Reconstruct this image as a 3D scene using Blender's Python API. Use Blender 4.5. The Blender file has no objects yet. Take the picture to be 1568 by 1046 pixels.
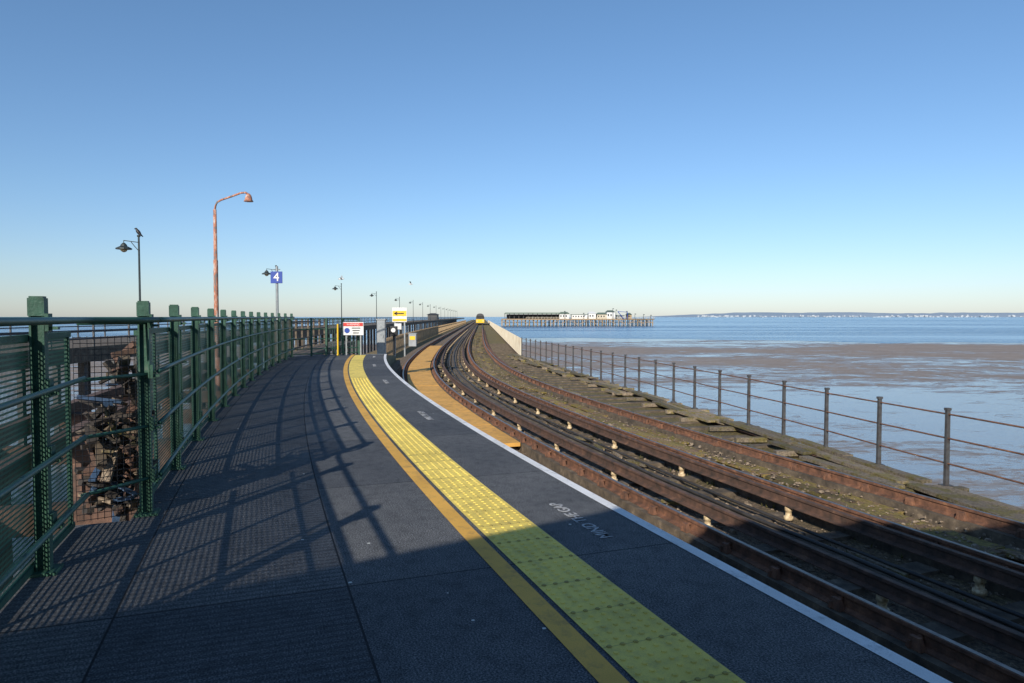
import bpy, math, random
from mathutils import Vector, noise, Matrix, Euler
random.seed(7)
D = bpy.data
scene = bpy.context.scene

# ------------------------------------------------------------------ alignment
TAB = [(-60,-.385),(0,-.385),(5,-.37),(10,-.325),(20,-.25),(30,-.155),(40,-.09),(60,-.055),(90,-.044),(3000,-.044)]
def slope(d):
    if d <= TAB[0][0]: return TAB[0][1]
    for (a,sa),(b,sb) in zip(TAB,TAB[1:]):
        if a <= d <= b:
            t=(d-a)/(b-a); return sa+(sb-sa)*t
    return TAB[-1][1]
STEP=.25; D0=-40
XS=[0.0]; AS=[0.0]
N=int(1000/STEP)
for i in range(N):
    s=slope(D0+(i+.5)*STEP)
    XS.append(XS[-1]+s*STEP); AS.append(AS[-1]+math.sqrt(1+s*s)*STEP)
i0=int((3-D0)/STEP); off0=1.90-XS[i0]; XS=[x+off0 for x in XS]
def interp(arr,d):
    f=(d-D0)/STEP; i=max(0,min(N-1,int(f))); t=f-i
    return arr[i]+(arr[i+1]-arr[i])*t
def ex(d): return interp(XS,d)
def arc(d): return interp(AS,d)
def P(d,off,z=0.0):
    s=slope(d); n=math.sqrt(1+s*s)
    return Vector((ex(d)+off/n, d-s*off/n, z))
def RZ(d): return math.atan(-slope(d))
def ds(a,b,near=.5,far=6):
    out=[a]
    while out[-1]<b-1e-6:
        st=near if out[-1]<62 else far
        out.append(min(b,out[-1]+st))
    return out
def rx(d):
    return 8.6-.17*d if d<47 else .61-.044*(d-47)

# ------------------------------------------------------------------ materials
def nodes(name):
    m=D.materials.new(name); m.use_nodes=True
    nt=m.node_tree; b=nt.nodes['Principled BSDF']
    return m,nt,b
def N_(nt,t,**k):
    n=nt.nodes.new(t)
    for a,v in k.items(): setattr(n,a,v)
    return n
def noise_n(nt,vec,scale,detail=4,rough=.55,dist=0):
    n=N_(nt,'ShaderNodeTexNoise'); n.inputs['Scale'].default_value=scale
    n.inputs['Detail'].default_value=detail; n.inputs['Roughness'].default_value=rough
    n.inputs['Distortion'].default_value=dist
    nt.links.new(vec,n.inputs['Vector']); return n
def ramp(nt,fac,stops):
    r=N_(nt,'ShaderNodeValToRGB'); e=r.color_ramp.elements
    while len(e)<len(stops): e.new(.5)
    for el,(p,c) in zip(e,stops):
        el.position=p; el.color=(*c,1) if len(c)==3 else c
    nt.links.new(fac,r.inputs['Fac']); return r
def mix(nt,fac,a,b,mode='MIX'):
    n=N_(nt,'ShaderNodeMix',data_type='RGBA',blend_type=mode)
    for s,v in ((0,fac),(6,a),(7,b)):
        if hasattr(v,'is_output'): nt.links.new(v,n.inputs[s])
        else: n.inputs[s].default_value = v if s==0 else (*v,1)
    return n.outputs[2]
def math_(nt,op,a,b=None,c=None):
    n=N_(nt,'ShaderNodeMath',operation=op)
    for i,v in enumerate((a,b,c)):
        if v is None: continue
        if hasattr(v,'is_output'): nt.links.new(v,n.inputs[i])
        else: n.inputs[i].default_value=v
    return n.outputs[0]
def bump(nt,b,h,strength=.5,dist=.01):
    n=N_(nt,'ShaderNodeBump'); n.inputs['Strength'].default_value=strength
    n.inputs['Distance'].default_value=dist
    nt.links.new(h,n.inputs['Height']); nt.links.new(n.outputs[0],b.inputs['Normal']); return n
def simple(name,c1,c2=None,scale=6,rough=.7,metal=0,bstr=.3,c3=None,bd=.01):
    m,nt,b=nodes(name); tc=N_(nt,'ShaderNodeTexCoord')
    n=noise_n(nt,tc.outputs['Object'],scale,6,.65)
    c2=c2 or tuple(x*.6 for x in c1)
    st=[(.35,c2),(.6,c1)]
    if c3: st.append((.72,c3))
    r=ramp(nt,n.outputs['Fac'],st)
    nt.links.new(r.outputs[0],b.inputs['Base Color'])
    b.inputs['Roughness'].default_value=rough; b.inputs['Metallic'].default_value=metal
    n2=noise_n(nt,tc.outputs['Object'],scale*6,4)
    bump(nt,b,n2.outputs['Fac'],bstr,bd)
    return m

M_rust=simple('rust',(.215,.10,.058),(.085,.045,.03),7,.85,0,.6,(.35,.17,.085))
M_rustdark=simple('dark_rust',(.13,.07,.048),(.05,.034,.026),6,.85,0,.6,(.22,.12,.07))
M_railtop=simple('worn_rail_head',(.24,.19,.16),(.14,.10,.08),9,.4,.6,.1)
M_green=simple('green_paint',(.03,.105,.075),(.018,.07,.05),4,.5,0,.15,(.045,.12,.09))
M_greenworn=simple('weathered_green_paint',(.03,.10,.065),(.014,.055,.035),9,.6,0,.3,(.09,.15,.11))
M_steel=simple('galvanised_steel',(.30,.32,.33),(.22,.24,.25),8,.5,.3,.1)
M_darkpost=simple('dark_painted_iron',(.075,.08,.085),(.05,.04,.035),10,.6,0,.3,(.12,.08,.05))
M_lamp=simple('lamp_iron',(.04,.055,.055),(.03,.035,.035),6,.5,.2,.1)
M_white=simple('white_paint',(.78,.78,.76),(.6,.6,.58),8,.6,0,.1)
M_pale=simple('pale_timber',(.62,.56,.44),(.45,.38,.28),1.2,.8,0,.3)
M_brownp=simple('brown_timber',(.42,.29,.16),(.25,.17,.09),1.2,.8,0,.3)
M_blue=simple('blue_enamel',(.006,.05,.32),(.005,.04,.27),3,.5,0,.02)
M_yellow=simple('yellow_enamel',(.85,.55,.02),(.75,.45,.02),3,.5,0,.02)
M_red=simple('red_enamel',(.6,.03,.02),(.5,.03,.02),3,.5,0,.02)
M_black=simple('black_paint',(.012,.012,.014),(.008,.008,.01),5,.5,0,.05)
M_cable=simple('cable_sheath',(.05,.045,.04),(.025,.022,.02),5,.6,0,.1)
M_grey=simple('grey_paint',(.33,.35,.36),(.25,.27,.28),3,.6,0,.1)
M_concrete=simple('concrete',(.30,.28,.24),(.18,.17,.14),3,.9,0,.5,(.36,.34,.30))
M_mossconc=simple('mossy_concrete',(.22,.20,.12),(.12,.12,.06),2,.95,0,.6,(.32,.29,.20))
M_timber=simple('dark_timber',(.15,.115,.08),(.06,.048,.036),5,.9,0,.7,(.27,.21,.145))
M_porc=simple('porcelain',(.72,.58,.36),(.35,.22,.11),22,.5,0,.2)
M_debris=simple('beach_debris',(.30,.23,.16),(.08,.06,.045),20,.9,0,.4,(.55,.48,.38))

def mat_platform():
    m,nt,b=nodes('platform_asphalt'); uv=N_(nt,'ShaderNodeUVMap')
    sep=N_(nt,'ShaderNodeSeparateXYZ'); nt.links.new(uv.outputs[0],sep.inputs[0])
    u,v=sep.outputs[0],sep.outputs[1]
    n1=noise_n(nt,uv.outputs[0],1.1,5,.6); n2=noise_n(nt,uv.outputs[0],100,3,.75); n3=noise_n(nt,uv.outputs[0],9,6,.65)
    base=ramp(nt,n1.outputs['Fac'],[(.3,(.076,.080,.088)),(.7,(.108,.111,.118))]).outputs[0]
    g=ramp(nt,n2.outputs['Fac'],[(.34,(.15,.15,.15)),(.5,(.9,.9,.9)),(.66,(2.4,2.4,2.4))]).outputs[0]
    col=mix(nt,.92,base,g,'MULTIPLY')
    pu=math_(nt,'FLOOR',math_(nt,'DIVIDE',u,2.4)); pv=math_(nt,'FLOOR',math_(nt,'DIVIDE',math_(nt,'ADD',v,2.35),1.22))
    cx=N_(nt,'ShaderNodeCombineXYZ'); nt.links.new(pu,cx.inputs[0]); nt.links.new(pv,cx.inputs[1])
    wn=N_(nt,'ShaderNodeTexWhiteNoise'); nt.links.new(cx.outputs[0],wn.inputs['Vector'])
    tint=ramp(nt,wn.outputs['Value'],[(0,(.72,.75,.79)),(1,(1.22,1.20,1.15))]).outputs[0]
    col=mix(nt,1,col,tint,'MULTIPLY')
    st=ramp(nt,n3.outputs['Fac'],[(.35,(.62,.62,.62)),(.5,(1,1,1)),(.68,(1.2,1.19,1.15))]).outputs[0]
    col=mix(nt,.7,col,st,'MULTIPLY')
    fu=math_(nt,'FRACT',math_(nt,'DIVIDE',u,2.4)); fv=math_(nt,'FRACT',math_(nt,'DIVIDE',math_(nt,'ADD',v,2.35),1.22))
    su=math_(nt,'LESS_THAN',fu,.005); sv=math_(nt,'LESS_THAN',fv,.010)
    seam=math_(nt,'MAXIMUM',su,sv)
    col=mix(nt,math_(nt,'MULTIPLY',seam,.85),col,(.008,.008,.01))
    rib=math_(nt,'LESS_THAN',v,-2.35)
    w=math_(nt,'SINE',math_(nt,'MULTIPLY',u,2*math.pi/.062))
    wc=math_(nt,'MULTIPLY',math_(nt,'GREATER_THAN',w,.35),math_(nt,'MULTIPLY',rib,.38))
    col=mix(nt,wc,col,(.025,.026,.029))
    vo=N_(nt,'ShaderNodeTexVoronoi'); vo.inputs['Scale'].default_value=3.2; nt.links.new(uv.outputs[0],vo.inputs['Vector'])
    nd=noise_n(nt,uv.outputs[0],40,2)
    dd=math_(nt,'ADD',vo.outputs['Distance'],math_(nt,'MULTIPLY',nd.outputs['Fac'],.06))
    vw=N_(nt,'ShaderNodeSeparateXYZ'); nt.links.new(vo.outputs['Color'],vw.inputs[0])
    sp=math_(nt,'MULTIPLY',math_(nt,'LESS_THAN',dd,.068),math_(nt,'GREATER_THAN',vw.outputs[0],.35))
    col=mix(nt,sp,col,(.60,.60,.56))
    nt.links.new(col,b.inputs['Base Color']); b.inputs['Roughness'].default_value=.85
    b.inputs['Specular IOR Level'].default_value=.18
    h=math_(nt,'ADD',math_(nt,'MULTIPLY',n2.outputs['Fac'],.4),math_(nt,'MULTIPLY',math_(nt,'MULTIPLY',w,rib),-.25))
    h=math_(nt,'SUBTRACT',h,seam)
    bump(nt,b,h,.5,.006)
    return m
M_plat=mat_platform()

def mat_paint(name,c,cd,wear=.5,scale=12):
    m,nt,b=nodes(name); uv=N_(nt,'ShaderNodeUVMap')
    n=noise_n(nt,uv.outputs[0],scale,6,.7); n2=noise_n(nt,uv.outputs[0],150,3,.7); n0=noise_n(nt,uv.outputs[0],1.3,4,.6)
    r=ramp(nt,n.outputs['Fac'],[(.30,cd),(.30+.25*wear,c)])
    r2=ramp(nt,n0.outputs['Fac'],[(.3,(.78,.78,.76)),(.6,(1,1,1))])
    col=mix(nt,1,r.outputs[0],r2.outputs[0],'MULTIPLY')
    g=ramp(nt,n2.outputs['Fac'],[(.3,(.65,.65,.65)),(.5,(1,1,1))])
    col=mix(nt,.7,col,g.outputs[0],'MULTIPLY')
    nt.links.new(col,b.inputs['Base Color']); b.inputs['Roughness'].default_value=.75
    b.inputs['Specular IOR Level'].default_value=.3
    bump(nt,b,n2.outputs['Fac'],.3,.003)
    return m,nt,b,uv
M_edge=mat_paint('white_line_paint',(.82,.82,.82),(.45,.46,.47),.7,7)[0]
M_safety=mat_paint('orange_line_paint',(.78,.43,.08),(.50,.29,.08),.8,7)[0]
M_text=mat_paint('white_lettering_paint',(.60,.61,.62),(.12,.12,.13),1.3,34)[0]
M_fourfoot=mat_paint('ochre_walkway_paint',(.80,.43,.10),(.52,.28,.09),1,6)[0]
def mat_tactile():
    m,nt,b,uv=mat_paint('tactile_yellow',(.90,.69,.15),(.56,.44,.13),.9,9)
    sep=N_(nt,'ShaderNodeSeparateXYZ'); nt.links.new(uv.outputs[0],sep.inputs[0])
    fu=math_(nt,'FRACT',math_(nt,'DIVIDE',sep.outputs[0],.4))
    seam=math_(nt,'LESS_THAN',fu,.012)
    old=b.inputs['Base Color'].links[0].from_socket
    nt.links.new(mix(nt,math_(nt,'MULTIPLY',seam,.6),old,(.12,.10,.04)),b.inputs['Base Color'])
    return m
M_tact=mat_tactile()

def mat_mesh(name,pu,pv,wu,wv,c):
    m,nt,b=nodes(name); uv=N_(nt,'ShaderNodeUVMap')
    sep=N_(nt,'ShaderNodeSeparateXYZ'); nt.links.new(uv.outputs[0],sep.inputs[0])
    a=math_(nt,'LESS_THAN',math_(nt,'FRACT',math_(nt,'DIVIDE',sep.outputs[0],pu)),wu)
    c_=math_(nt,'LESS_THAN',math_(nt,'FRACT',math_(nt,'DIVIDE',sep.outputs[1],pv)),wv)
    al=math_(nt,'MAXIMUM',a,c_)
    b.inputs['Base Color'].default_value=(*c,1); b.inputs['Roughness'].default_value=.5
    nt.links.new(al,b.inputs['Alpha'])
    return m
M_mesh=mat_mesh('green_welded_mesh',.020,.030,.48,.42,(.045,.15,.095))

def mat_bed():
    m,nt,b=nodes('track_bed'); uv=N_(nt,'ShaderNodeUVMap')
    sep=N_(nt,'ShaderNodeSeparateXYZ'); nt.links.new(uv.outputs[0],sep.inputs[0])
    n1=noise_n(nt,uv.outputs[0],.9,6,.65); n2=noise_n(nt,uv.outputs[0],14,7,.75); n3=noise_n(nt,uv.outputs[0],50,4,.7)
    brown=ramp(nt,n2.outputs['Fac'],[(.34,(.06,.045,.032)),(.5,(.19,.14,.095)),(.64,(.40,.30,.20))]).outputs[0]
    moss=ramp(nt,n2.outputs['Fac'],[(.34,(.06,.05,.02)),(.5,(.17,.135,.05)),(.66,(.32,.25,.10))]).outputs[0]
    v=math_(nt,'ADD',sep.outputs[1],math_(nt,'MULTIPLY',math_(nt,'SUBTRACT',n1.outputs['Fac'],.5),4.5))
    mr=N_(nt,'ShaderNodeMapRange'); nt.links.new(v,mr.inputs[0]); mr.inputs[1].default_value=3.5; mr.inputs[2].default_value=4.9
    col=mix(nt,mr.outputs[0],brown,moss)
    k=ramp(nt,n3.outputs['Fac'],[(.35,(.5,.5,.5)),(.6,(1.3,1.25,1.2))]).outputs[0]
    col=mix(nt,.9,col,k,'MULTIPLY')
    nt.links.new(col,b.inputs['Base Color']); b.inputs['Roughness'].default_value=.95
    bump(nt,b,math_(nt,'ADD',n2.outputs['Fac'],math_(nt,'MULTIPLY',n3.outputs['Fac'],.4)),1.0,.07)
    return m
M_bed=mat_bed()

def mat_plank(name,c,cd,moss,amt):
    m,nt,b=nodes(name); tc=N_(nt,'ShaderNodeTexCoord'); oi=N_(nt,'ShaderNodeNewGeometry')
    n=noise_n(nt,tc.outputs['Object'],3,6,.7); n2=noise_n(nt,tc.outputs['Object'],25,5,.7)
    r=ramp(nt,n2.outputs['Fac'],[(.35,cd),(.65,c)]).outputs[0]
    isl=ramp(nt,oi.outputs['Random Per Island'],[(0,(.5,.5,.5)),(1,(1.35,1.25,1.2))]).outputs[0]
    r=mix(nt,1,r,isl,'MULTIPLY')
    f=ramp(nt,n.outputs['Fac'],[(.62-amt*.3,(0,0,0)),(.72-amt*.3,(1,1,1))]).outputs[0]
    mo=mix(nt,1,ramp(nt,n2.outputs['Fac'],[(.35,tuple(x*.45 for x in moss)),(.65,tuple(x*1.25 for x in moss))]).outputs[0],isl,'MULTIPLY')
    col=mix(nt,f,r,mo)
    nt.links.new(col,b.inputs['Base Color']); b.inputs['Roughness'].default_value=.95
    bump(nt,b,n2.outputs['Fac'],.9,.02); return m
M_plank=mat_plank('weathered_planks',(.32,.27,.20),(.11,.09,.065),(.21,.18,.06),.5)
M_mossplank=mat_plank('mossy_planks',(.26,.175,.105),(.10,.07,.045),(.24,.195,.055),.62)

def mat_sand():
    m,nt,b=nodes('tidal_sand'); tc=N_(nt,'ShaderNodeTexCoord'); o=tc.outputs['Object']
    mp=N_(nt,'ShaderNodeMapping'); nt.links.new(o,mp.inputs[0]); mp.inputs['Scale'].default_value=(.55,1.0,1)
    mp.inputs['Rotation'].default_value=(0,0,.35)
    sep=N_(nt,'ShaderNodeSeparateXYZ'); nt.links.new(o,sep.inputs[0])
    big=noise_n(nt,mp.outputs[0],.03,4,.6,.4); mid=noise_n(nt,mp.outputs[0],.30,9,.78,.9); fine=noise_n(nt,mp.outputs[0],2.6,6,.75,.5)
    def mrange(a,b_,c,d_):
        y=N_(nt,'ShaderNodeMapRange'); nt.links.new(sep.outputs[1],y.inputs[0])
        for i,v in enumerate((a,b_,c,d_)): y.inputs[i+1].default_value=v
        return y.outputs[0]
    w=math_(nt,'ADD',math_(nt,'ADD',math_(nt,'MULTIPLY',big.outputs['Fac'],.42),math_(nt,'MULTIPLY',mid.outputs['Fac'],.5)),math_(nt,'MULTIPLY',fine.outputs['Fac'],.20))
    w=math_(nt,'ADD',math_(nt,'ADD',w,mrange(50,140,.030,-.072)),mrange(165,225,0,.13))
    wet=N_(nt,'ShaderNodeMapRange'); nt.links.new(w,wet.inputs[0]); wet.inputs[1].default_value=.505; wet.inputs[2].default_value=.575
    sand=ramp(nt,fine.outputs['Fac'],[(.3,(.235,.185,.145)),(.7,(.40,.32,.25))]).outputs[0]
    sand=mix(nt,1,sand,ramp(nt,mid.outputs['Fac'],[(.3,(.66,.64,.63)),(.7,(1.2,1.16,1.12))]).outputs[0],'MULTIPLY')
    col=mix(nt,wet.outputs[0],sand,(.18,.18,.19))
    nt.links.new(col,b.inputs['Base Color'])
    rr=N_(nt,'ShaderNodeMapRange'); nt.links.new(wet.outputs[0],rr.inputs[0]); rr.inputs[3].default_value=.6; rr.inputs[4].default_value=.16
    nt.links.new(rr.outputs[0],b.inputs['Roughness'])
    ds_=N_(nt,'ShaderNodeMapRange'); nt.links.new(wet.outputs[0],ds_.inputs[0]); ds_.inputs[3].default_value=.3; ds_.inputs[4].default_value=.8
    nt.links.new(ds_.outputs[0],b.inputs['Specular IOR Level'])
    bs=N_(nt,'ShaderNodeMapRange'); nt.links.new(wet.outputs[0],bs.inputs[0]); bs.inputs[3].default_value=.9; bs.inputs[4].default_value=.13
    bn=bump(nt,b,fine.outputs['Fac'],.5,.15); nt.links.new(bs.outputs[0],bn.inputs['Strength'])
    return m
M_sand=mat_sand()
def mat_sea():
    m,nt,b=nodes('sea_water'); tc=N_(nt,'ShaderNodeTexCoord'); o=tc.outputs['Object']
    mp=N_(nt,'ShaderNodeMapping'); nt.links.new(o,mp.inputs[0]); mp.inputs['Scale'].default_value=(.16,1,1)
    band=noise_n(nt,mp.outputs[0],.011,6,.65,.3); rip=noise_n(nt,o,.35,6,.7)
    f=ramp(nt,band.outputs['Fac'],[(.42,(0,0,0)),(.56,(1,1,1))]).outputs[0]
    col=mix(nt,f,(.025,.11,.24),(.11,.22,.34))
    nt.links.new(col,b.inputs['Base Color'])
    b.inputs['Roughness'].default_value=.2
    bs=N_(nt,'ShaderNodeMapRange'); nt.links.new(f,bs.inputs[0]); bs.inputs[3].default_value=1.0; bs.inputs[4].default_value=.15
    bn=bump(nt,b,rip.outputs['Fac'],.5,1.3); nt.links.new(bs.outputs[0],bn.inputs['Strength'])
    return m
M_sea=mat_sea()
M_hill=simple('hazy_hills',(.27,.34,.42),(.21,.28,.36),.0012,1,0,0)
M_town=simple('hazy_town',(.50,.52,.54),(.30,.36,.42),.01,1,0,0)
M_roof=simple('station_roof_sheet',(.12,.17,.13),(.08,.11,.09),.1,.8,0,0)

# ------------------------------------------------------------------ builder
class MB:
    def __init__(s): s.v=[]; s.f=[]; s.uv=[]; s.mi=[]; s.cur=0
    def face(s,idx,uvs=None):
        s.f.append(idx); s.uv.append(uvs or [(s.v[i][0],s.v[i][1]) for i in idx]); s.mi.append(s.cur)
    def box(s,c,size,rz=0,rx_=0,ry=0,taper=1):
        b=len(s.v); x,y,z=size[0]/2,size[1]/2,size[2]/2
        R=Euler((rx_,ry,rz)).to_matrix(); c=Vector(c)
        for dz in(-1,1):
            t=taper if dz>0 else 1
            for dx,dy in((-1,-1),(1,-1),(1,1),(-1,1)):
                s.v.append(tuple(c+R@Vector((dx*x*t,dy*y*t,dz*z))))
        for q in((3,2,1,0),(4,5,6,7),(0,1,5,4),(1,2,6,5),(2,3,7,6),(3,0,4,7)):
            s.face([b+i for i in q])
    def tube(s,path,r,n=8,cap=True,flat=1):
        path=[Vector(p) for p in path]; L=len(path)
        rs=r if isinstance(r,(list,tuple)) else [r]*L
        b=len(s.v)
        for i,p in enumerate(path):
            t=(path[min(i+1,L-1)]-path[max(i-1,0)]).normalized()
            up=Vector((0,0,1)) if abs(t.z)<.95 else Vector((0,1,0))
            a=t.cross(up).normalized(); c=a.cross(t).normalized()
            for k in range(n):
                th=2*math.pi*k/n
                s.v.append(tuple(p+a*math.cos(th)*rs[i]+c*math.sin(th)*rs[i]*flat))
        for i in range(L-1):
            for k in range(n):
                s.face([b+i*n+k,b+i*n+(k+1)%n,b+(i+1)*n+(k+1)%n,b+(i+1)*n+k])
        if cap:
            s.face([b+k for k in range(n)][::-1]); s.face([b+(L-1)*n+k for k in range(n)])
    def sweep(s,prof,dl,closed=True,caps=True):
        b=len(s.v); n=len(prof)
        per=[0]
        for i in range(n):
            a,c=prof[i],prof[(i+1)%n]; per.append(per[-1]+math.hypot(a[0]-c[0],a[1]-c[1]))
        for d in dl:
            for (o,z) in prof: s.v.append(tuple(P(d,o,z)))
        m=n if closed else n-1
        for i in range(len(dl)-1):
            u0,u1=arc(dl[i]),arc(dl[i+1])
            for k in range(m):
                k2=(k+1)%n
                s.face([b+i*n+k,b+(i+1)*n+k,b+(i+1)*n+k2,b+i*n+k2],[(u0,per[k]),(u1,per[k]),(u1,per[k+1]),(u0,per[k+1])])
        if closed and caps:
            s.face([b+k for k in range(n)]); s.face([b+(len(dl)-1)*n+k for k in range(n)][::-1])
    def ribbon(s,dl,o0,o1,z):
        b=len(s.v)
        f0=o0 if callable(o0) else (lambda d:o0); f1=o1 if callable(o1) else (lambda d:o1)
        fz=z if callable(z) else (lambda d:z)
        for d in dl:
            s.v.append(tuple(P(d,f0(d),fz(d)))); s.v.append(tuple(P(d,f1(d),fz(d))))
        for i in range(len(dl)-1):
            u0,u1=arc(dl[i]),arc(dl[i+1])
            s.face([b+2*i,b+2*i+1,b+2*i+3,b+2*i+2],[(u0,f0(dl[i])),(u0,f1(dl[i])),(u1,f1(dl[i+1])),(u1,f0(dl[i+1]))])
    def wall(s,dl,o,z0,z1):
        b=len(s.v)
        for d in dl:
            s.v.append(tuple(P(d,o,z0))); s.v.append(tuple(P(d,o,z1)))
        for i in range(len(dl)-1):
            u0,u1=arc(dl[i]),arc(dl[i+1])
            s.face([b+2*i,b+2*i+1,b+2*i+3,b+2*i+2],[(u0,z0),(u0,z1),(u1,z1),(u1,z0)])
    def prism(s,pts,z0,z1):
        b=len(s.v); n=len(pts)
        for z in(z0,z1):
            for p in pts: s.v.append((p[0],p[1],z))
        s.face([b+i for i in range(n)][::-1]); s.face([b+n+i for i in range(n)])
        for i in range(n): s.face([b+i,b+(i+1)%n,b+n+(i+1)%n,b+n+i])
    def done(s,name,mats,parent=None,smooth=False,bevel=0):
        me=D.meshes.new(name); me.from_pydata(s.v,[],s.f)
        ul=me.uv_layers.new(name='UVMap'); k=0
        for poly,uvs in zip(me.polygons,s.uv):
            for j in range(len(uvs)): ul.data[k].uv=uvs[j]; k+=1
        mats=mats if isinstance(mats,(list,tuple)) else [mats]
        for m in mats: me.materials.append(m)
        for poly,mi in zip(me.polygons,s.mi):
            poly.material_index=mi; poly.use_smooth=smooth
        ob=D.objects.new(name,me); scene.collection.objects.link(ob)
        if parent: ob.parent=parent
        if bevel:
            md=ob.modifiers.new('b','BEVEL'); md.width=bevel; md.segments=2; md.limit_method='ANGLE'
        return ob
def empty(name,loc=(0,0,0)):
    e=D.objects.new(name,None); e.empty_display_size=.3; scene.collection.objects.link(e); return e
def text(name,body,size,mat,M,parent,ext=.001,off=0,sp=1.0):
    cu=D.curves.new(name,'FONT'); cu.body=body; cu.size=size; cu.align_x='CENTER'; cu.align_y='CENTER'; cu.extrude=ext; cu.offset=off; cu.space_character=sp
    tmp=D.objects.new('tmp',cu); scene.collection.objects.link(tmp)
    bpy.context.view_layer.update()
    me=D.meshes.new_from_object(tmp.evaluated_get(bpy.context.evaluated_depsgraph_get()))
    D.objects.remove(tmp)
    me.transform(M); me.materials.clear(); me.materials.append(mat)
    if not me.uv_layers: me.uv_layers.new(name='UVMap')
    ul=me.uv_layers[0]
    for lp in me.loops:
        co=me.vertices[lp.vertex_index].co; ul.data[lp.index].uv=(co.x,co.y)
    ob=D.objects.new(name,me); scene.collection.objects.link(ob); ob.parent=parent; return ob

# ------------------------------------------------------------------ ground / sea
mb=MB()
S=30000
mb.v=[(-S,-S,-6.05),(S,-S,-6.05),(S,S,-6.05),(-S,S,-6.05)]; mb.face([0,1,2,3]); mb.done('tidal_flat_ground',M_sand)
mb=MB()
xs=[-S,-6000,-2000]+[-900+12*i for i in range(200)]+[2500,6000,S]
for x in xs:
    y=222+30*noise.noise((x*.012,1.3,0))+18*noise.noise((x*.05,7.3,0))+ (0 if x<0 else -.05*min(x,400))
    mb.v.append((x,y,-6.03)); mb.v.append((x,S,-6.03))
for i in range(len(xs)-1): mb.face([2*i,2*i+2,2*i+3,2*i+1])
mb.done('sea',M_sea)
mb=MB()
n=260
for i in range(n+1):
    x=1900+ i*42
    e=min(1,(x-1900)/1500)
    h=52*e+20*e*noise.noise((x*.0009,3,0))+9*noise.noise((x*.006,5,0))*e+3
    h=max(2,h)
    mb.v.append((x,9300,-6)); mb.v.append((x,9500,-6+h*.75)); mb.v.append((x,10500,-6+h+14*e))
for i in range(n):
    mb.face([3*i,3*i+3,3*i+4,3*i+1]); mb.face([3*i+1,3*i+4,3*i+5,3*i+2])
mb.done('hills',M_hill,smooth=True)
mb=MB()
for i in range(230):
    x=random.uniform(2500,8600); w=random.uniform(8,45); h=random.choice([8,10,12,14,18,24])*random.uniform(.7,1.1)
    if random.random()<.04: h*=1.9; w=16
    mb.box((x,9250+random.uniform(-60,20),-6+h/2+random.choice([0,6,10])),(w,20,h))
mb.done('seaside_town',M_town)

# ------------------------------------------------------------------ platform
PE=29.2
DK=6.58
plat=empty('railway_platform')
mb=MB(); dl=sorted(set(ds(-30,PE)+[DK,DK+.001]))
mb.ribbon(dl,lambda d:-4.25 if d<=DK else -3.80,0.0,0)
mb.done('deck_surface',M_plat,plat)
dl=ds(-30,PE)
mb=MB(); mb.sweep([(0,-.004),(0,-.10),(-.06,-.12),(-.06,-1.3),(-.35,-1.3),(-.35,-.004)],dl)
mb.done('coping_and_wall',M_concrete,plat)
mb=MB(); mb.sweep([(-.36,-.006),(-.36,-.25),(-3.8,-.25),(-3.8,-.006)],dl); 
mb.sweep([(-3.81,-.006),(-3.81,-.25),(-4.25,-.25),(-4.25,-.006)],ds(-30,DK))
mb.done('deck_slab',M_timber,plat)
mb=MB(); mb.ribbon(dl,-.10,-.006,.004); mb.ribbon([PE-.12,PE-.004],-1.2,-.1,.004); mb.done('platform_edge_line',M_edge,plat)
mb=MB(); mb.ribbon(dl,-1.45,-1.325,.004); mb.done('safety_line',M_safety,plat)
mb=MB(); mb.ribbon(ds(-30,PE-.6),-1.29,-.85,.005)
d=1.5
while d<18:
    s=slope(d); st=.0667/math.sqrt(1+s*s)
    for k in range(6):
        o=-1.29+.037+.0733*k
        p=P(d,o,.005); b=len(mb.v); nn=6 if d<8 else 5
        for rr,zz in((.016,0),(.0115,.006)):
            for j in range(nn):
                th=2*math.pi*j/nn; mb.v.append((p.x+rr*math.cos(th),p.y+rr*math.sin(th),p.z+zz))
        for j in range(nn):
            mb.face([b+j,b+(j+1)%nn,b+nn+(j+1)%nn,b+nn+j],[(arc(d),o)]*4)
        mb.face([b+nn+j for j in range(nn)],[(arc(d),o)]*nn)
    d+=st
mb.done('tactile_paving',M_tact,plat)
for i,d in enumerate((5.5,11.15,16.9,22.5,27.3)):
    p=P(d,-.47,.004)
    M=Matrix.Translation(p)@Matrix.Rotation(math.pi/2+RZ(d),4,'Z')
    text('mind_the_gap_lettering_%d'%(i+1),'MIND THE GAP',.142,M_text,M,plat,.0008,.002,1.0)

mb2=MB(); dl=ds(PE+.01,45,.5)
mb2.ribbon(dl,lambda d:-3.2+(d-PE)*.09,lambda d:-.05-(d-PE)*.03,lambda d:-.02-.95*((d-PE)/16))
b=len(mb2.v)
for d in dl:
    mb2.v.append(tuple(P(d,-.05-(d-PE)*.03,-1.3))); mb2.v.append(tuple(P(d,-.05-(d-PE)*.03,-.02-.95*((d-PE)/16))))
for k in range(len(dl)-1): mb2.face([b+2*k,b+2*k+2,b+2*k+3,b+2*k+1])
mb2.done('platform_ramp',M_mossconc)

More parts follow.
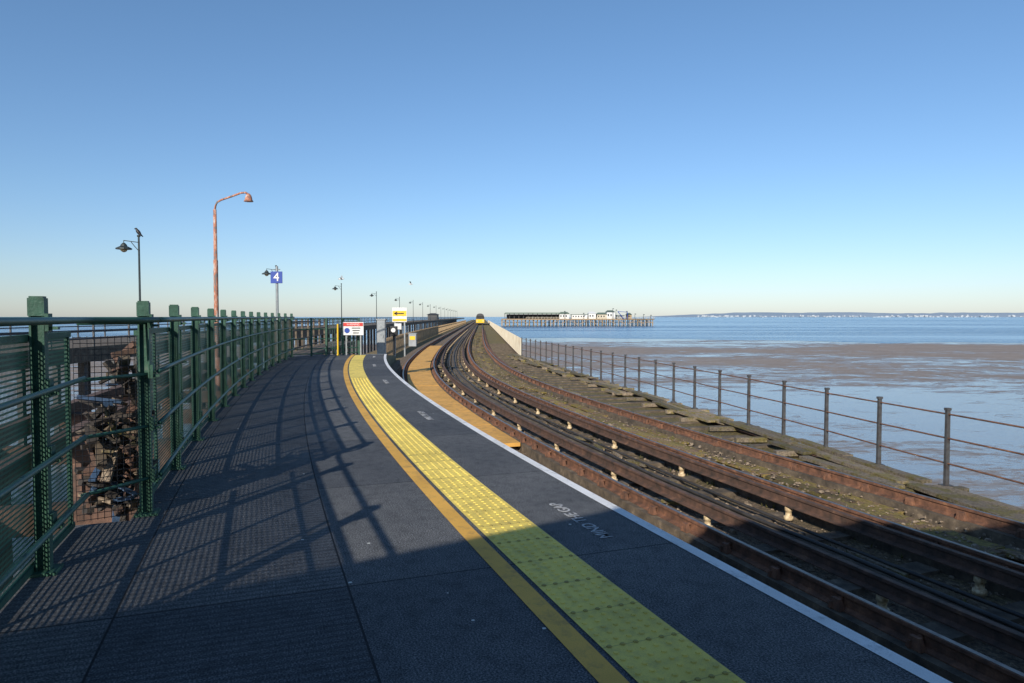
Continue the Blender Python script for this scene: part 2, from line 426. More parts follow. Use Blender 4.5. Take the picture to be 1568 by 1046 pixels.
# ------------------------------------------------------------------ pier bed
pier=empty('pier_deck')
dl=ds(-20,640,.5,10)
def roff(d):
    s=slope(d); return (rx(d)-ex(d))/math.sqrt(1+s*s)+.15
mb=MB(); mb.ribbon(dl,-.3,lambda d:roff(d)-.1,-1.22); mb.done('bed_surface',M_bed,pier)
mb=MB()
for a,c in zip(dl,dl[1:]):
    p0=P(a,roff(a)-.02); p1=P(c,roff(c)-.02); b=len(mb.v)
    for p in(p0,p1):
        mb.v.append((p.x,p.y,-1.12)); mb.v.append((p.x,p.y,-1.75)); mb.v.append((p.x-.25,p.y,-1.12))
    mb.face([b+1,b+4,b+3,b]); mb.face([b,b+3,b+5,b+2])
mb.done('edge_girder',M_rustdark,pier)
mb=MB(); mb.ribbon(ds(PE-2,640,.5,10),-3.6,-.31,-1.28); mb.done('side_deck',M_mossplank,pier)
mb=MB()
dl=ds(-12,640,.6,12)
for o in(.68,2.15,4.35,5.82):
    mb.sweep([(o-.16,-1.29),(o-.16,-1.055),(o+.16,-1.055),(o+.16,-1.29)],dl)
mb.sweep([(3.45,-1.29),(3.45,-1.12),(3.15,-1.12),(3.15,-1.29)],dl)
d=-6
while d<70:
    for a,c in((.9,1.95),(2.4,3.1),(3.5,4.15),(4.55,5.62),(6.05,roff(d)-.25)):
        p=P(d+random.uniform(-.12,.12),(a+c)/2,-1.235+random.uniform(-.02,.02)); mb.box(p,(abs(c-a),random.uniform(.2,.3),.13),RZ(d)+random.uniform(-.04,.04))
    d+=1.1
mb.done('track_timbers',M_timber,pier)
mb=MB()
for o in(4.62,4.83,5.04,5.25,5.46):
    d=-6
    while d<120:
        L=random.uniform(1.6,3.6)
        if random.random()>.25:
            zz=-1.13+random.uniform(-.02,.02)
            mb.sweep([(o,zz-.05),(o,zz),(o+.195,zz+random.uniform(-.015,.015)),(o+.195,zz-.05)],ds(d,d+L-.03-random.random()*.1,1.0))
        d+=L
mb.done('mossy_boards',M_mossplank,pier)
mb=MB()
d=4.0
while d<47:
    L=random.uniform(1.2,2.8)
    for k in range(4):
        if random.random()<(.12,.15,.35,.55)[k]: continue
        ins=.06+k*.25; zz=-1.07+random.uniform(-.035,.035)
        e0=random.uniform(-.35,.35)
        a=Vector((rx(d+e0)-ins,d+e0,zz)); c=Vector((rx(d+L)-ins+random.uniform(-.06,.06),d+L-.03,zz+random.uniform(-.04,.04)))
        mid=(a+c)/2; mb.box(mid,(.20,(c-a).length,.055),math.atan2(-(c-a).x,(c-a).y),random.uniform(-.012,.012))
    d+=L
d=4.6
while d<47:
    mb.box((rx(d)-.35+random.uniform(-.1,.15),d,-1.13),(1.25,.16,.10),.05+random.uniform(-.06,.06)); d+=1.5
mb.done('walkway_planks',M_plank,pier)
mb=MB(); 
d=13.6
while d<60:
    L=2.4; z=-1.02+random.uniform(-.006,.006)
    mb.sweep([(.86,z-.08),(.86,z),(1.96,z),(1.96,z-.08)],ds(d,d+L-.02,.6)); d+=L
mb.done('ochre_boards',M_fourfoot,pier)

def rail_profile(o,zt):
    zb=zt-.155
    return [(o-.07,zb),(o-.07,zb+.012),(o-.012,zb+.03),(o-.012,zt-.045),(o-.035,zt-.032),(o-.035,zt-.003),(o-.028,zt),(o+.028,zt),(o+.035,zt-.003),(o+.035,zt-.032),(o+.012,zt-.045),(o+.012,zb+.03),(o+.07,zb+.012),(o+.07,zb)]
def track(o1,o2,oc):
    e=empty('railway_track')
    dl=ds(-12,640,.5,10)
    mb=MB()
    for o in(o1,o2): mb.sweep(rail_profile(o,-.9),dl)
    mb.cur=1
    for o in(o1,o2): mb.ribbon(dl,o-.024,o+.024,-.897)
    mb.done('running_rails',[M_rust,M_railtop],e)
    mb=MB(); mb.sweep(rail_profile(oc,-.83),dl); mb.done('conductor_rail',[M_rustdark],e)
    mb=MB(); mc=MB()
    d=-6
    while d<140:
        for o in(o1,o2):
            r=RZ(d)
            for sd in(-1,1):
                mb.box(P(d,o+sd*.085,-1.0),(.07,.14,.10),r,taper=.6)
                mb.tube([P(d+.03,o+sd*.115,-1.05),P(d+.03,o+sd*.115,-.985)],.017,6)
                mb.tube([P(d,o+sd*.02,-.965),P(d,o+sd*.06,-.965)],.02,6)
        d+=.76 if d<60 else 1.5
    mb.done('rail_chairs',M_rust,e)
    d=-5
    while d<150:
        p=P(d,oc,0)
        mc.tube([(p.x,p.y,-1.18),(p.x,p.y,-1.13),(p.x,p.y,-1.125),(p.x,p.y,-1.06),(p.x,p.y,-1.055),(p.x,p.y,-.985)],[.065,.065,.042,.042,.055,.05],10)
        d+=2.6
    mc.done('insulators',M_porc,e,smooth=True)
    return e
t1=track(.68,2.15,2.62)
t2=track(4.35,5.82,3.92)
mb=MB()
dl=ds(-12,140,.5,10)
mb.sweep([(6.06,-1.28),(6.06,-1.02),(6.10,-1.02),(6.10,-1.05),(6.2,-1.05),(6.2,-1.28)],dl)
d=-6
while d<100:
    mb.box(P(d,6.035,-1.12),(.04,.16,.18),RZ(d))
    d+=1.2
mb.done('guard_girder',M_rust,t2)
mb=MB()
for o,z,r in((3.0,-1.06,.03),(3.62,-1.10,.022),(2.92,-1.12,.02),(3.30,-1.08,.026)):
    dd=ds(-8,90,.8,6)
    mb.tube([P(x,o+.05*noise.noise((x*.35,o*9,0)),z+.02*noise.noise((x*.6,o*5,2))) for x in dd],r,6)
mb.done('trackside_cables',M_cable,smooth=True)
mb=MB()
for i in range(7000):
    d=random.uniform(3,40) if random.random()<.7 else random.uniform(5,16); o=random.uniform(.1,6.9); s=random.uniform(.008,.035)
    if random.random()<.08: s*=2
    mb.box(P(d,o,-1.21+s*.3 if not(4.6<o<5.65) else -1.115),(s*random.uniform(.6,2.6),s,s*.6),random.uniform(0,3),random.uniform(-.4,.4),0,.6)
mb.done('track_bed_debris',M_debris)
mb=MB()
for i in range(80):
    d=random.uniform(6,38); o=random.choice([2.9,3.6,3.1,2.4,6.5,1.4]); L=random.uniform(.3,1.3)
    if o==1.4 and d>12: continue
    mb.box(P(d,o,-1.14),(random.uniform(.05,.14),L,.05),RZ(d)+random.gauss(0,.3),random.uniform(-.05,.05))
mb.done('loose_timber',M_plank)
M_weed=simple('moss_and_weed',(.15,.135,.04),(.06,.06,.022),12,.95,0,.5,(.26,.21,.07))
mb=MB()
for i in range(2200):
    d=random.uniform(5,44); o=random.choice([4.1,4.58,5.6,6.0,6.3,6.7,3.5])+random.gauss(0,.08); z=-1.20 if not 4.6<o<5.6 else -1.11
    p=P(d,o,z)
    if noise.noise((d*.6,o*1.5,4))<-.05: continue
    for q in range(4):
        a=random.uniform(0,6.28); h=random.uniform(.02,.08); r=random.uniform(.01,.05); b=len(mb.v)
        mb.v+=[(p.x-math.sin(a)*.012,p.y+math.cos(a)*.012,z),(p.x+math.sin(a)*.012,p.y-math.cos(a)*.012,z),(p.x+math.cos(a)*r,p.y+math.sin(a)*r,z+h)]
        mb.face([b,b+1,b+2])
mb.done('weeds',M_weed)

# ------------------------------------------------------------------ right railing
r=empty('iron_railing'); mb=MB(); ml=MB()
d=4.6; pts=[]
while d<47:
    lean=random.uniform(-.02,.02)
    x=rx(d); base=Vector((x,d,-1.10)); top=Vector((x+lean,d+lean,.16))
    mb.box((x,d,-1.05),(.16,.16,.04)); 
    mb.box((base+top)/2,(.07,.05,1.24),.17,0,0,.85)
    mb.box(top,(.08,.065,.04),.17)
    pts.append((x,d)); d+=1.5
for z in(.08,-.30,-.68):
    ml.tube([(x,y,z+random.uniform(-.015,.015)) for x,y in pts],.014,6)
mb.done('posts',M_darkpost,r); ml.done('rails',M_rust,r,smooth=True)
e=empty('pale_picket_fence'); mb=MB()
d=47
while d<300:
    x=rx(d); 
    mb.box((x,d,-.50),(.05,.11,1.25)); d+=.2 if d<110 else .5
mb.done('pickets',M_pale,e)
mb=MB()
for z in(-.15,-.85):
    for a in range(47,640,8): mb.box(((rx(a)+rx(a+8))/2+.06,a+4,z),(.06,8,.12),.044)
mb.done('rails',M_pale,e)
e=empty('brown_picket_fence'); mb=MB(); d=46
while d<300:
    p=P(d,-1.35,-.55); mb.box(p,(.06,.12,1.35),.05); d+=.24 if d<110 else .6
for z in(-.1,-.9):
    mb.sweep([(-1.45,z),(-1.45,z+.1),(-1.39,z+.1),(-1.39,z)],ds(46,640,1,8))
mb.done('pickets_and_rails',M_brownp,e)

# ------------------------------------------------------------------ green fence
f=empty('green_platform_fence'); mp=MB(); mr=MB(); mm=MB()
def post(d,o):
    r=RZ(d)
    for sd in(-1,1): mp.box(P(d,o+sd*.034,.80),(.012,.075,1.62),r)
    mp.box(P(d,o,.80),(.056,.012,1.62),r)
    mp.box(P(d,o,1.66),(.088,.088,.11),r); mp.box(P(d,o,1.72),(.074,.074,.012),r)
    mp.box(P(d,o,.012),(.17,.17,.02),r)
    for z in(1.565,1.16,.74,.32):
        mp.box(P(d,o+.070,z-.035),(.08,.05,.02),r)
        mp.box(P(d,o+.055,z),(.02,.09,.11),r)
near=[5.62-1.65*i for i in range(9)]; far=[6.72]
while far[-1]<27.6: far.append(far[-1]+1.62)
for d in near: post(d,-4.1)
for d in far: post(d,-3.7)
dend=far[-1]
for z,rad in((1.575,.023),(1.16,.018),(.74,.018),(.32,.018)):
    pa=[P(x,-4.0,z) for x in ds(-7,6.2,.5)]
    if z>1.5: pa+= [P(6.36,-3.97,z),P(6.52,-3.75,z),P(6.72,-3.6,z)]
    mr.tube(pa,rad,8)
    mr.tube([P(x,-3.6,z) for x in ds(6.72,dend,.5)],rad,8)
    mr.tube([P(6.28,-4.05,z-.02),P(6.70,-3.68,z-.02)],rad*.8,6)
mm.wall(ds(-7,DK-.1,.5),-4.16,.03,1.47); mm.wall(ds(6.72,dend,.5),-3.76,.03,1.47)
mt=MB()
for z in(.04,1.47):
    mt.sweep([(-4.175,z-.02),(-4.175,z+.02),(-4.145,z+.02),(-4.145,z-.02)],ds(-7,DK-.1,.5))
    mt.sweep([(-3.775,z-.02),(-3.775,z+.02),(-3.745,z+.02),(-3.745,z-.02)],ds(6.72,dend,.5))
for lst,o in((near,-4.16),(far[:-1],-3.76)):
    for d in lst:
        for q in(.12,.81): mt.box(P(d+q,o,.755),(.03,.03,1.42),RZ(d))
mp.done('posts',M_greenworn,f); mr.done('handrails',M_green,f,smooth=True); mm.done('welded_mesh',M_mesh,f); mt.done('panel_frames',M_greenworn,f)
mw=MB()
A=P(DK+.0,-4.16); B=P(DK+.09,-3.76)
for i in range(10):
    q=A.lerp(B,i/9); mw.tube([(q.x,q.y,.02),(q.x,q.y,1.45)],.0028,4,False)
for i in range(32):
    z=.03+i*.0455; mw.tube([(A.x,A.y,z),(B.x,B.y,z)],.0028,4,False)
mw.done('wire_return_panel',M_black,f)
M_dk=simple('wet_dark_timber',(.05,.04,.032),(.018,.015,.013),6,.8,0,.6)
mb=MB()
for i in range(150):
    z=min(abs(random.gauss(.0,.5)) if random.random()<.75 else random.uniform(0,1.2),1.3)
    L=random.uniform(.04,.34)
    mb.cur=random.choice([0,0,5,5,5,5,5,5,5,1,1,2,3,4])
    c=P(DK+random.uniform(.22,.5),-4.16+random.uniform(.0,.36)); 
    mb.box((c.x,c.y,z),(L,random.uniform(.02,.1),random.uniform(.008,.05)),random.uniform(-1.5,1.5),random.uniform(-.3,.3),random.gauss(0,.55))
M_bluep=simple('faded_blue',(.05,.10,.19),(.03,.06,.11),9,.6)
mb.done('driftwood_and_litter',[M_timber,M_rustdark,M_plank,M_debris,M_bluep,M_dk])
mb=MB()
for i in range(9):
    y=-2+i*3.6
    mb.box(P(y,-5.6,-.55),(3.2,.2,.3),RZ(y))
    mb.box(P(y,-6.9,-3.2),(.3,.3,5.6)); mb.box(P(y,-4.4,-3.2),(.3,.3,5.6))
mb.sweep([(-6.0,-.45),(-6.0,-.2),(-5.8,-.2),(-5.8,-.45)],ds(-5,32))
mb.sweep([(-7.2,-.5),(-7.2,-.2),(-7.0,-.2),(-7.0,-.5)],ds(-5,32))
mb.done('pier_side_girders',M_rustdark)

# ------------------------------------------------------------------ end of platform
g=empty('platform_end_barrier'); mb=MB()
def endp(t,z):
    a=P(dend,-3.7); b_=P(PE-.2,-1.15); return Vector((a.x+(b_.x-a.x)*t,a.y+(b_.y-a.y)*t,z))
for t in(0.28,.5,.75,1): 
    p=endp(t,.78); mb.box(p,(.07,.07,1.55))
for z in(1.5,1.1,.7,.3,.1): mb.tube([endp(0.02,z),endp(1,z)],.022,6)
k=.52
while k<1: 
    mb.box(endp(k,.8),(.016,.016,1.4)); k+=.035
mb.done('posts_and_rails',M_greenworn,g)
g=empty('weathered_post_and_rail_fence'); mb=MB()
for i in range(9):
    p=P(dend+.6+i*1.7,-4.4-.02*i,.35); mb.box(p,(.09,.09,2.2))
for z in(1.35,.95,.55,.15):
    mb.tube([P(dend+.3,-4.35,z),P(dend+16,-4.6,z)],.035,6)
mb.tube([P(dend,-3.7,1.35),P(dend+.5,-4.4,1.35)],.03,6); mb.tube([P(dend,-3.7,.7),P(dend+.5,-4.4,.7)],.03,6)
mb.done('timber_and_rails',M_timber,g)
mb=MB(); mb.sweep([(-4.9,-.25),(-4.9,-.05),(-3.3,-.05),(-3.3,-.25)],ds(PE+.05,46)); mb.done('side_walkway',M_timber)

def RX(x,y,z): return Matrix.Translation((x,y,z))@Matrix.Rotation(math.pi/2,4,'X')
g=empty('warning_sign'); d=28.6; x=(543-784)/1045*d; z=1.6-(503-485)*d/1045
mb=MB(); mb.box((x,d-.25,z),(.86,.02,.54)); mb.done('plate',M_white,g)
mb=MB(); mb.box((x,d-.265,z+.17),(.82,.008,.14)); mb.done('red_band',M_red,g)
mb=MB(); mb.tube([(x-.25,d-.265,z-.08),(x-.25,d-.272,z-.08)],.11,20); mb.done('blue_disc',M_blue,g)
for i in range(3):
    mb=MB(); mb.box((x+.12,d-.265,z+.02-.1*i),(.36-.06*i,.006,.035)); mb.done('lettering_%d'%i,M_black,g)
for s in(-1,1):
    mb=MB(); mb.box((x+s*.3,d-.2,(z+.2)/2),(.05,.05,z+.2)); mb.done('leg_%d'%s,M_steel,g)
text('text','WARNING',.11,M_white,RX(x,d-.2715,z+.17),g)
g=empty('platform_end_sign'); d=31; x=(612-784)/1045*d
def zz(y): return 1.6-(y-485)*d/1045
mb=MB(); mb.box((x,d,(zz(471)+zz(493))/2),(.66,.03,zz(471)-zz(493))); mb.done('board',M_white,g)
mb=MB(); mb.box((x,d-.02,(zz(476)+zz(484))/2),(.62,.01,zz(476)-zz(484))); mb.box((x,d-.02,zz(490)),(.62,.01,.10)); mb.done('yellow_band',M_yellow,g)
mb=MB(); mb.box((x,d-.03,zz(480)),(.40,.008,.05)); mb.box((x-.17,d-.03,zz(480)+.03),(.16,.008,.04),0,0,-.6); mb.box((x-.17,d-.03,zz(480)-.03),(.16,.008,.04),0,0,.6)
mb.done('arrow',M_black,g)
mb=MB(); mb.box((x-.22,d+.04,.9),(.06,.06,2.2)); mb.box((x+.22,d+.04,.9),(.06,.06,2.2)); mb.done('legs',M_grey,g)
mb=MB(); mb.box((x-.05,d-.1,zz(500)),(.3,.1,.28)); mb.done('notice_plate',M_white,g)
g=empty('ground_signal'); 
mb=MB(); mb.tube([(x-.18,d-.5,-.1),(x-.18,d-.5,.75)],.05,8); mb.box((x-.18,d-.5,.95),(.32,.2,.45)); mb.done('case',M_black,g,bevel=.02)
mb=MB(); mb.tube([(x-.18,d-.61,1.0),(x-.18,d-.64,1.0)],.10,16); mb.done('face',M_white,g)
g=empty('equipment_cabinet'); x2=(583-784)/1045*30
mb=MB(); mb.box((x2,30.2,.66),(.36,.3,1.6)); mb.box((x2,30.2,1.48),(.42,.36,.05)); mb.done('case',M_grey,g,bevel=.015)
mb=MB(); mb.box((x2,30.04,.7),(.28,.015,1.3)); mb.box((x2+.1,30.02,.75),(.02,.03,.12)); mb.done('door',M_steel,g)
g=empty('equipment_cabinet'); x3=(632-784)/1045*38
mb=MB(); mb.box((x3,38,.3),(.42,.3,.7)); mb.box((x3,38,.67),(.48,.36,.04)); mb.done('case',M_grey,g,bevel=.015)
mb=MB(); mb.box((x3,37.84,.42),(.3,.012,.2)); mb.done('label',M_yellow,g)
g=empty('bollard'); x4=(521-784)/1045*28.6
mb=MB(); mb.tube([(x4,28.2,0),(x4,28.2,1.3)],.035,10); mb.tube([(x4,28.2,0),(x4,28.2,.03)],.08,10); mb.done('post',M_yellow,g)

g=empty('platform_number_sign'); d=25.6; x=(424.5-784)/1045*d; z=1.6+(485-425)*d/1045
mb=MB(); mb.box((x,d,z),(.44,.03,.44)); mb.done('plate',M_blue,g,bevel=.01)
text('numeral','4',.44,M_white,RX(x,d-.02,z),g,.002,.004)
mb=MB(); mb.tube([(x,d+.06,-.5),(x,d+.06,z+.42)],.045,10); mb.tube([(x-.12,d+.05,z+.3),(x+.12,d+.05,z+.3)],.02,6); mb.done('pole',M_steel,g)

g=empty('rusty_street_lamp'); d=21.8
def wx(px): return (px-784)/1045*d
def wz(py): return 1.6-(py-485)*d/1045
def mat_peel():
    m,nt,b=nodes('peeling_lamp_paint'); tc=N_(nt,'ShaderNodeTexCoord')
    mp=N_(nt,'ShaderNodeMapping'); nt.links.new(tc.outputs['Object'],mp.inputs[0]); mp.inputs['Scale'].default_value=(6,6,1.6)
    n=noise_n(nt,mp.outputs[0],1.6,6,.7)
    r=ramp(nt,n.outputs['Fac'],[(.42,(.17,.15,.14)),(.47,(.40,.14,.08)),(.53,(.50,.22,.13)),(.57,(.48,.42,.38))])
    nt.links.new(r.outputs[0],b.inputs['Base Color']); b.inputs['Roughness'].default_value=.8; return m
M_peel=mat_peel()
mb=MB(); X=wx(332)
mb.tube([(X,d,-1.5),(X,d,wz(400)),(X,d,wz(398)),(X,d,wz(322))],[.075,.07,.058,.05],12)
mb.tube([(X,d,-1.5),(X,d,.3)],[.13,.10],12)
mb.done('column',M_peel,g,smooth=True)
mb=MB()
mb.tube([(X,d,wz(323)),(X+.02,d,wz(317)),(X+.08,d,wz(311)),(wx(342),d,wz(307.5)),(wx(360),d,wz(301.5)),(wx(372),d,wz(297)),(wx(379),d,wz(296.5)),(wx(383),d,wz(299))],.032,8)
mb.done('swan_neck',M_peel,g,smooth=True)
mb=MB(); hx=wx(383.5)
mb.tube([(hx,d,wz(298)),(hx,d,wz(300)),(hx,d,wz(303)),(hx,d,wz(307)),(hx,d,wz(310))],[.035,.075,.10,.115,.15],14)
mb.done('lantern',M_peel,g,smooth=True)

def lamp(x,y,top):
    g=empty('street_lamp'); mb=MB()
    base=.3
    mb.tube([(x,y,base),(x,y,base+.7),(x,y,base+.75),(x,y,top)],[.10,.09,.055,.045],8)
    mb.tube([(x,y,top-.32),(x-.75,y,top-.22)],.022,6)
    mb.tube([(x,y,top-.75),(x-.18,y,top-.55),(x-.38,y,top-.30)],.018,6)
    mb.tube([(x-.75,y,top-.22),(x-.75,y,top-.36)],.02,6)
    mb.tube([(x+.06,y,top),(x-.06,y,top)],.06,6)
    mb.done('column_and_bracket',M_lamp,g)
    mb=MB(); 
    mb.tube([(x-.75,y,top-.34),(x-.75,y,top-.42),(x-.75,y,top-.50),(x-.75,y,top-.60),(x-.75,y,top-.66)],[.05,.13,.16,.36,.37],12)
    mb.done('shade',M_lamp,g)
    mb=MB(); mb.tube([(x-.75,y,top-.66),(x-.75,y,top-.74),(x-.75,y,top-.80)],[.16,.14,.05],10); mb.done('bowl',M_porc,g,smooth=True)
LY=[34,54,83,110,140,167,193,220,247,274,301,328,355,382,410,440]
for i,y in enumerate(LY):
    lamp(-17.3-.041*y if i>1 else (-18.5 if i==0 else -18.6),y,5.6)
g=empty('crow'); bx,by,bz=-18.5,34,5.62
mb=MB()
mb.tube([(bx+.22,by-.02,bz-.06),(bx+.10,by,bz+.04),(bx+.02,by,bz+.13),(bx-.05,by,bz+.22),(bx-.09,by,bz+.29),(bx-.12,by,bz+.34),(bx-.16,by,bz+.345),(bx-.22,by,bz+.32)],[.02,.045,.085,.085,.055,.052,.035,.006],10)
mb.tube([(bx,by-.03,bz+.1),(bx,by-.03,bz)],.008,5); mb.tube([(bx+.02,by+.03,bz+.1),(bx+.02,by+.03,bz)],.008,5)
mb.done('body',M_black,g,smooth=True)
def gull(x,y,z,s,bank):
    g=empty('seagull'); mb=MB()
    mb.tube([(x-.25*s,y,z),(x-.1*s,y,z),(x+.1*s,y,z+.01),(x+.22*s,y,z+.03),(x+.3*s,y,z+.02)],[.02*s,.07*s,.08*s,.05*s,.01*s],8)
    mb.done('body',M_white,g,smooth=True); mb=MB()
    for sd in(-1,1):
        b=len(mb.v)
        mb.v+= [(x-.05*s,y,z+.03),(x+.12*s,y,z+.03),(x+.08*s,y+sd*.3*s,z+(.22+bank*sd)*s),(x-.06*s,y+sd*.3*s,z+(.2+bank*sd)*s),(x-.12*s,y+sd*.68*s,z+(.12+bank*2*sd)*s)]
        mb.face([b,b+1,b+2,b+3]); mb.face([b+3,b+2,b+4])
    mb.done('wings',M_grey,g)
gull(-15,60,4.9,1.0,.1); gull(-17.5,118,7.2,1.4,-.1)

g=empty('promenade_pier')
mb=MB(); x0=lambda y:-17.0-.043*y
for a,c in((10,60),(60,120),(120,200),(200,320),(320,640)):
    mb.prism([(x0(a),a),(x0(c),c),(x0(c)-8,c),(x0(a)-8,a)],-.35,.30)
mb.done('deck',M_timber,g)
mb=MB(); y=12
while y<460:
    for o in(.1,7.9): mb.box((x0(y)-o,y,.85),(.07,.07,1.1))
    for o in(.6,7.4): mb.box((x0(y)-o,y,-3.2),(.28,.28,5.7))
    y+=3 if y<140 else 6
for a,c in((10,120),(120,320),(320,640)):
    for z in(1.38,1.0,.65):
        for o in(.1,7.9): mb.tube([(x0(a)-o,a,z),(x0(c)-o,c,z)],.035,5)
mb.done('railings_and_piles',M_darkpost,g)
g=empty('pier_shelter'); mb=MB(); sx=x0(290)-4
mb.box((sx,290,1.4),(4,6,2.2)); mb.box((sx,290,2.8),(5,7,.6),taper=.35); mb.done('walls_and_roof',M_darkpost,g)

mb=MB(); y=60
while y<600:
    for o in(-1.2,3,7): p=P(y,o,-3.7); mb.box(p,(.4,.4,4.8))
    mb.box(P(y,3,-1.7),(9,.3,.5)); y+=12 
mb.done('pier_piles',M_rustdark)

# ------------------------------------------------------------------ train
g=empty('passenger_train'); d=228; c=P(d,5.08)
def tp(lx,ly,lz):
    return Vector((c.x+lx-ly*.044,c.y+ly+lx*.044,-.9+lz))
prof=[(-1.40,.35),(-1.42,1.2),(-1.38,2.4),(-1.1,3.2),(-.6,3.52),(0,3.6),(.6,3.52),(1.1,3.2),(1.38,2.4),(1.42,1.2),(1.40,.35)]
mb=MB()
for car in range(2):
    b=len(mb.v); a0=car*18.6
    for ly in(a0,a0+18):
        for (x,z) in prof: mb.v.append(tuple(tp(x,ly,z)))
    n=len(prof)
    for k in range(n): mb.face([b+k,b+(k+1)%n,b+n+(k+1)%n,b+n+k])
    mb.face([b+k for k in range(n)]); mb.face([b+n+k for k in range(n)][::-1])
mb.done('bodies',M_darkpost,g)
mb=MB(); fp=[(-1.36,.45),(-1.38,1.2),(-1.35,1.65),(1.35,1.65),(1.38,1.2),(1.36,.45)]
for ly in(-.12,-.005):
    for(x,z) in fp: mb.v.append(tuple(tp(x,ly,z)))
mb.face(list(range(6))[::-1]); 
for k in range(6): mb.face([k,(k+1)%6,6+(k+1)%6,6+k])
mb.done('yellow_front',M_yellow,g)
mb=MB(); mb.box(tp(-.85,-.06,2.45),(.75,.1,.75)); mb.box(tp(.85,-.06,2.45),(.75,.1,.75)); mb.box(tp(0,-.06,2.35),(.7,.1,.95))
mb.box(tp(0,.2,.3),(2.2,.5,.5)); mb.done('windscreens',M_black,g)
mb=MB()
for x in(-1,1): mb.tube([tp(x,-.14,1.05),tp(x,-.19,1.05)],.14,10)
mb.done('headlights',M_white,g)

# ------------------------------------------------------------------ pier head
g=empty('pier_head_deck'); Y=560
def hx_(px,y=Y): return (px-784)/1045*y
def hz(py,y=Y): return 1.6-(py-485)*y/1045
mb=MB()
x1,x2=hx_(768),hx_(1004)
mb.prism([(x1,Y-12),(x2,Y+5),(x2,Y+45),(x1,Y+60)],-1.0,-.1)
mb.done('deck',M_brownp,g)
mb=MB()
x=x1
while x<x2:
    t=(x-x1)/(x2-x1)
    for yy in(0,10,22): mb.box((x+random.uniform(-.4,.4),Y-11+17*t+yy,-3.5),(.55,.5,5.2),0,0,random.uniform(-.04,.04))
    x+=3.3
mb.box(((x1+x2)/2,Y+3,-3.0),(x2-x1,.4,.4),.072)
x=x1
while x<x2-6:
    t=(x-x1)/(x2-x1); mb.box((x+3,Y-11+17*t,-2.9),(6.6,.3,.35),0,0,.5*random.choice([-1,1])); x+=8
mb.done('piles_and_bracing',M_brownp,g)
mb=MB(); x=x1+20
while x<x2: 
    t=(x-x1)/(x2-x1); mb.box((x,Y-11.5+17*t,.6),(.2,.2,1.3)); x+=2.5
for z in(1.2,.6): mb.box(((x1+x2)/2+10,Y-2.0,z),(x2-x1-20,.15,.15),.072)
mb.done('railings',M_pale,g)
g=empty('station_canopy_roof'); mb=MB()
mb.box((hx_(822),Y+10,hz(479.5)),(hx_(872)-hx_(772),16,.9),0,0,0,.97)
mb.done('roof',M_roof,g); mb=MB()
for i in range(14): mb.box((hx_(773+7.2*i),Y+6,hz(484.5)),(.5,.5,4.6))
mb.box((hx_(822),Y+20,hz(485)),(50,1,4)); mb.done('columns',M_darkpost,g)
def hb(name,pxa,pxb,top,mat_,roof=None,y=Y+8,gable=False):
    g=empty(name); mb=MB(); xa,xb=hx_(pxa),hx_(pxb); zt=hz(top); w=xb-xa; cx=(xa+xb)/2
    mb.box((cx,y,(zt-.1)/2),(w,10,zt+.1)); mb.done('walls',mat_,g)
    mb=MB(); 
    if gable:
        h=1.6
        mb.v=[(xa-.4,y-5.4,zt),(xb+.4,y-5.4,zt),(xb+.4,y+5.4,zt),(xa-.4,y+5.4,zt),(xa+w*.15,y,zt+h),(xb-w*.15,y,zt+h)]
        for q in((0,1,5,4),(1,2,5),(2,3,4,5),(3,0,4)): mb.face(list(q))
    else: mb.box((cx,y,zt+.15),(w+.8,10.8,.3))
    mb.done('roof',roof or M_roof,g)
    mb=MB(); k=xa+1.2
    while k<xb-1: mb.box((k,y-5.03,zt*.55),(1.0,.1,zt*.35)); k+=2.2
    mb.done('windows',M_black,g)
hb('white_pavilion',857,872,480.5,M_white,gable=True)
hb('pier_cafe_building',876,900,482,M_white)
hb('white_pavilion',902,913,480,M_white,M_white,gable=True)
hb('pier_head_shed',915,930,481.5,M_pale,gable=True)
hb('terminal_building',930,942,478,M_white,gable=True)
hb('pier_head_shed',946,957,483,M_grey)
hb('pier_head_shed',962,968,482,M_brownp,gable=True)
for px,t in((938,472),(943,474),(959,476),(972,480),(985,481),(996,482),(864,476),(893,479)):
    g=empty('flag_mast'); mb=MB(); x=hx_(px); mb.tube([(x,Y,-.1),(x,Y,hz(t))],[.22,.12],6); mb.box((x+.5,Y,hz(t)-.5),(1.0,.06,.6)); mb.done('mast',M_lamp,g)
g=empty('dock_crane'); mb=MB(); x=hx_(955); mb.tube([(x,Y,-.1),(x-5,Y,hz(477))],.3,6); mb.tube([(x-5,Y,hz(477)),(x+3,Y,hz(478))],.2,5); mb.tube([(x+3,Y,-.1),(x+3,Y,hz(478))],.25,5); mb.done('frame',M_blue,g)

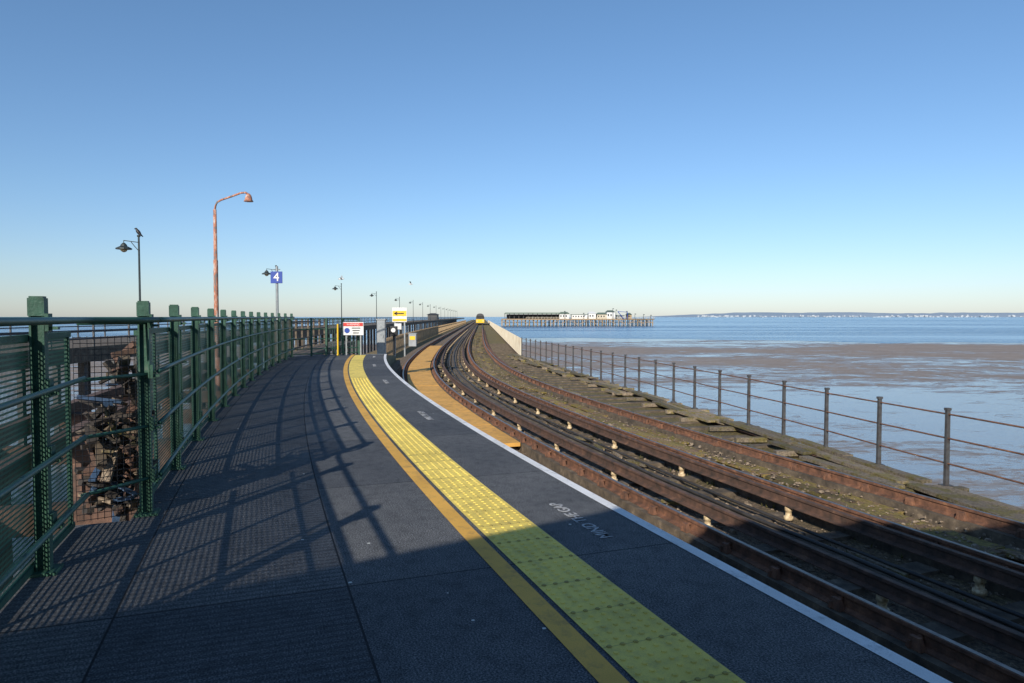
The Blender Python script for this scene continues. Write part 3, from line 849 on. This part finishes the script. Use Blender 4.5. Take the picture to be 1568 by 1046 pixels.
# ------------------------------------------------------------------ canopy behind the viewpoint
g=empty('station_building'); mb=MB()
front=[(-8,-6.1),(-5.3,-4.15),(-2.0,-2.0),(-.85,-1.0),(3.1,-.95),(9.2,-1.1)]  # unseen roof inferred from its shadow; front outline shaped to that shadow edge
mb.prism(front+[(16,-30),(3,-34)],3.6,4.1); mb.done('canopy_roof',M_timber,g)
mb=MB(); mb.box((2,-27,0),(24,.4,9),0);  # unseen back wall, added to darken the space under the roof
for d in(-6,-11,-16,-21): mb.tube([P(d,-3.2,0),P(d,-3.2,3.6)],.09,10)
mb.done('unseen_wall_and_columns',M_timber,g)

# ------------------------------------------------------------------ light
EL,AZ=27.0,20.0
w=D.worlds.new('World'); scene.world=w; w.use_nodes=True
nt=w.node_tree; bg=nt.nodes['Background']; sky=nt.nodes.new('ShaderNodeTexSky'); sky.sky_type='NISHITA'; sky.sun_disc=False
sky.sun_elevation=math.radians(EL); sky.sun_rotation=math.radians(180+AZ); sky.altitude=0; sky.air_density=1.0; sky.dust_density=.3; sky.ozone_density=2.0
tc=N_(nt,'ShaderNodeTexCoord'); sp=N_(nt,'ShaderNodeSeparateXYZ'); nt.links.new(tc.outputs['Generated'],sp.inputs[0])
tint=ramp(nt,sp.outputs[2],[(0.0,(.62,.70,.95)),(.06,(.66,.75,.93)),(.16,(.67,.80,.95)),(.45,(.70,.88,1.0))])
nt.links.new(mix(nt,1,sky.outputs[0],tint.outputs[0],'MULTIPLY'),bg.inputs[0]); bg.inputs[1].default_value=.14
L=D.lights.new('sun','SUN'); L.energy=5.0; L.angle=math.radians(.5); L.color=(1,.92,.80)
lo=D.objects.new('sun',L); scene.collection.objects.link(lo)
dirv=Vector((math.sin(math.radians(AZ))*math.cos(math.radians(EL)),math.cos(math.radians(AZ))*math.cos(math.radians(EL)),-math.sin(math.radians(EL))))
lo.rotation_euler=dirv.to_track_quat('-Z','Y').to_euler()
scene.view_settings.view_transform='Standard'; scene.view_settings.look='None'; scene.view_settings.exposure=0

cam=D.cameras.new('camera'); co=D.objects.new('camera',cam); scene.collection.objects.link(co)
co.location=(0,0,1.6); co.rotation_euler=(math.radians(90-2.08),0,0)
cam.lens=24; cam.sensor_width=36; cam.clip_end=60000; cam.clip_start=.05
scene.camera=co
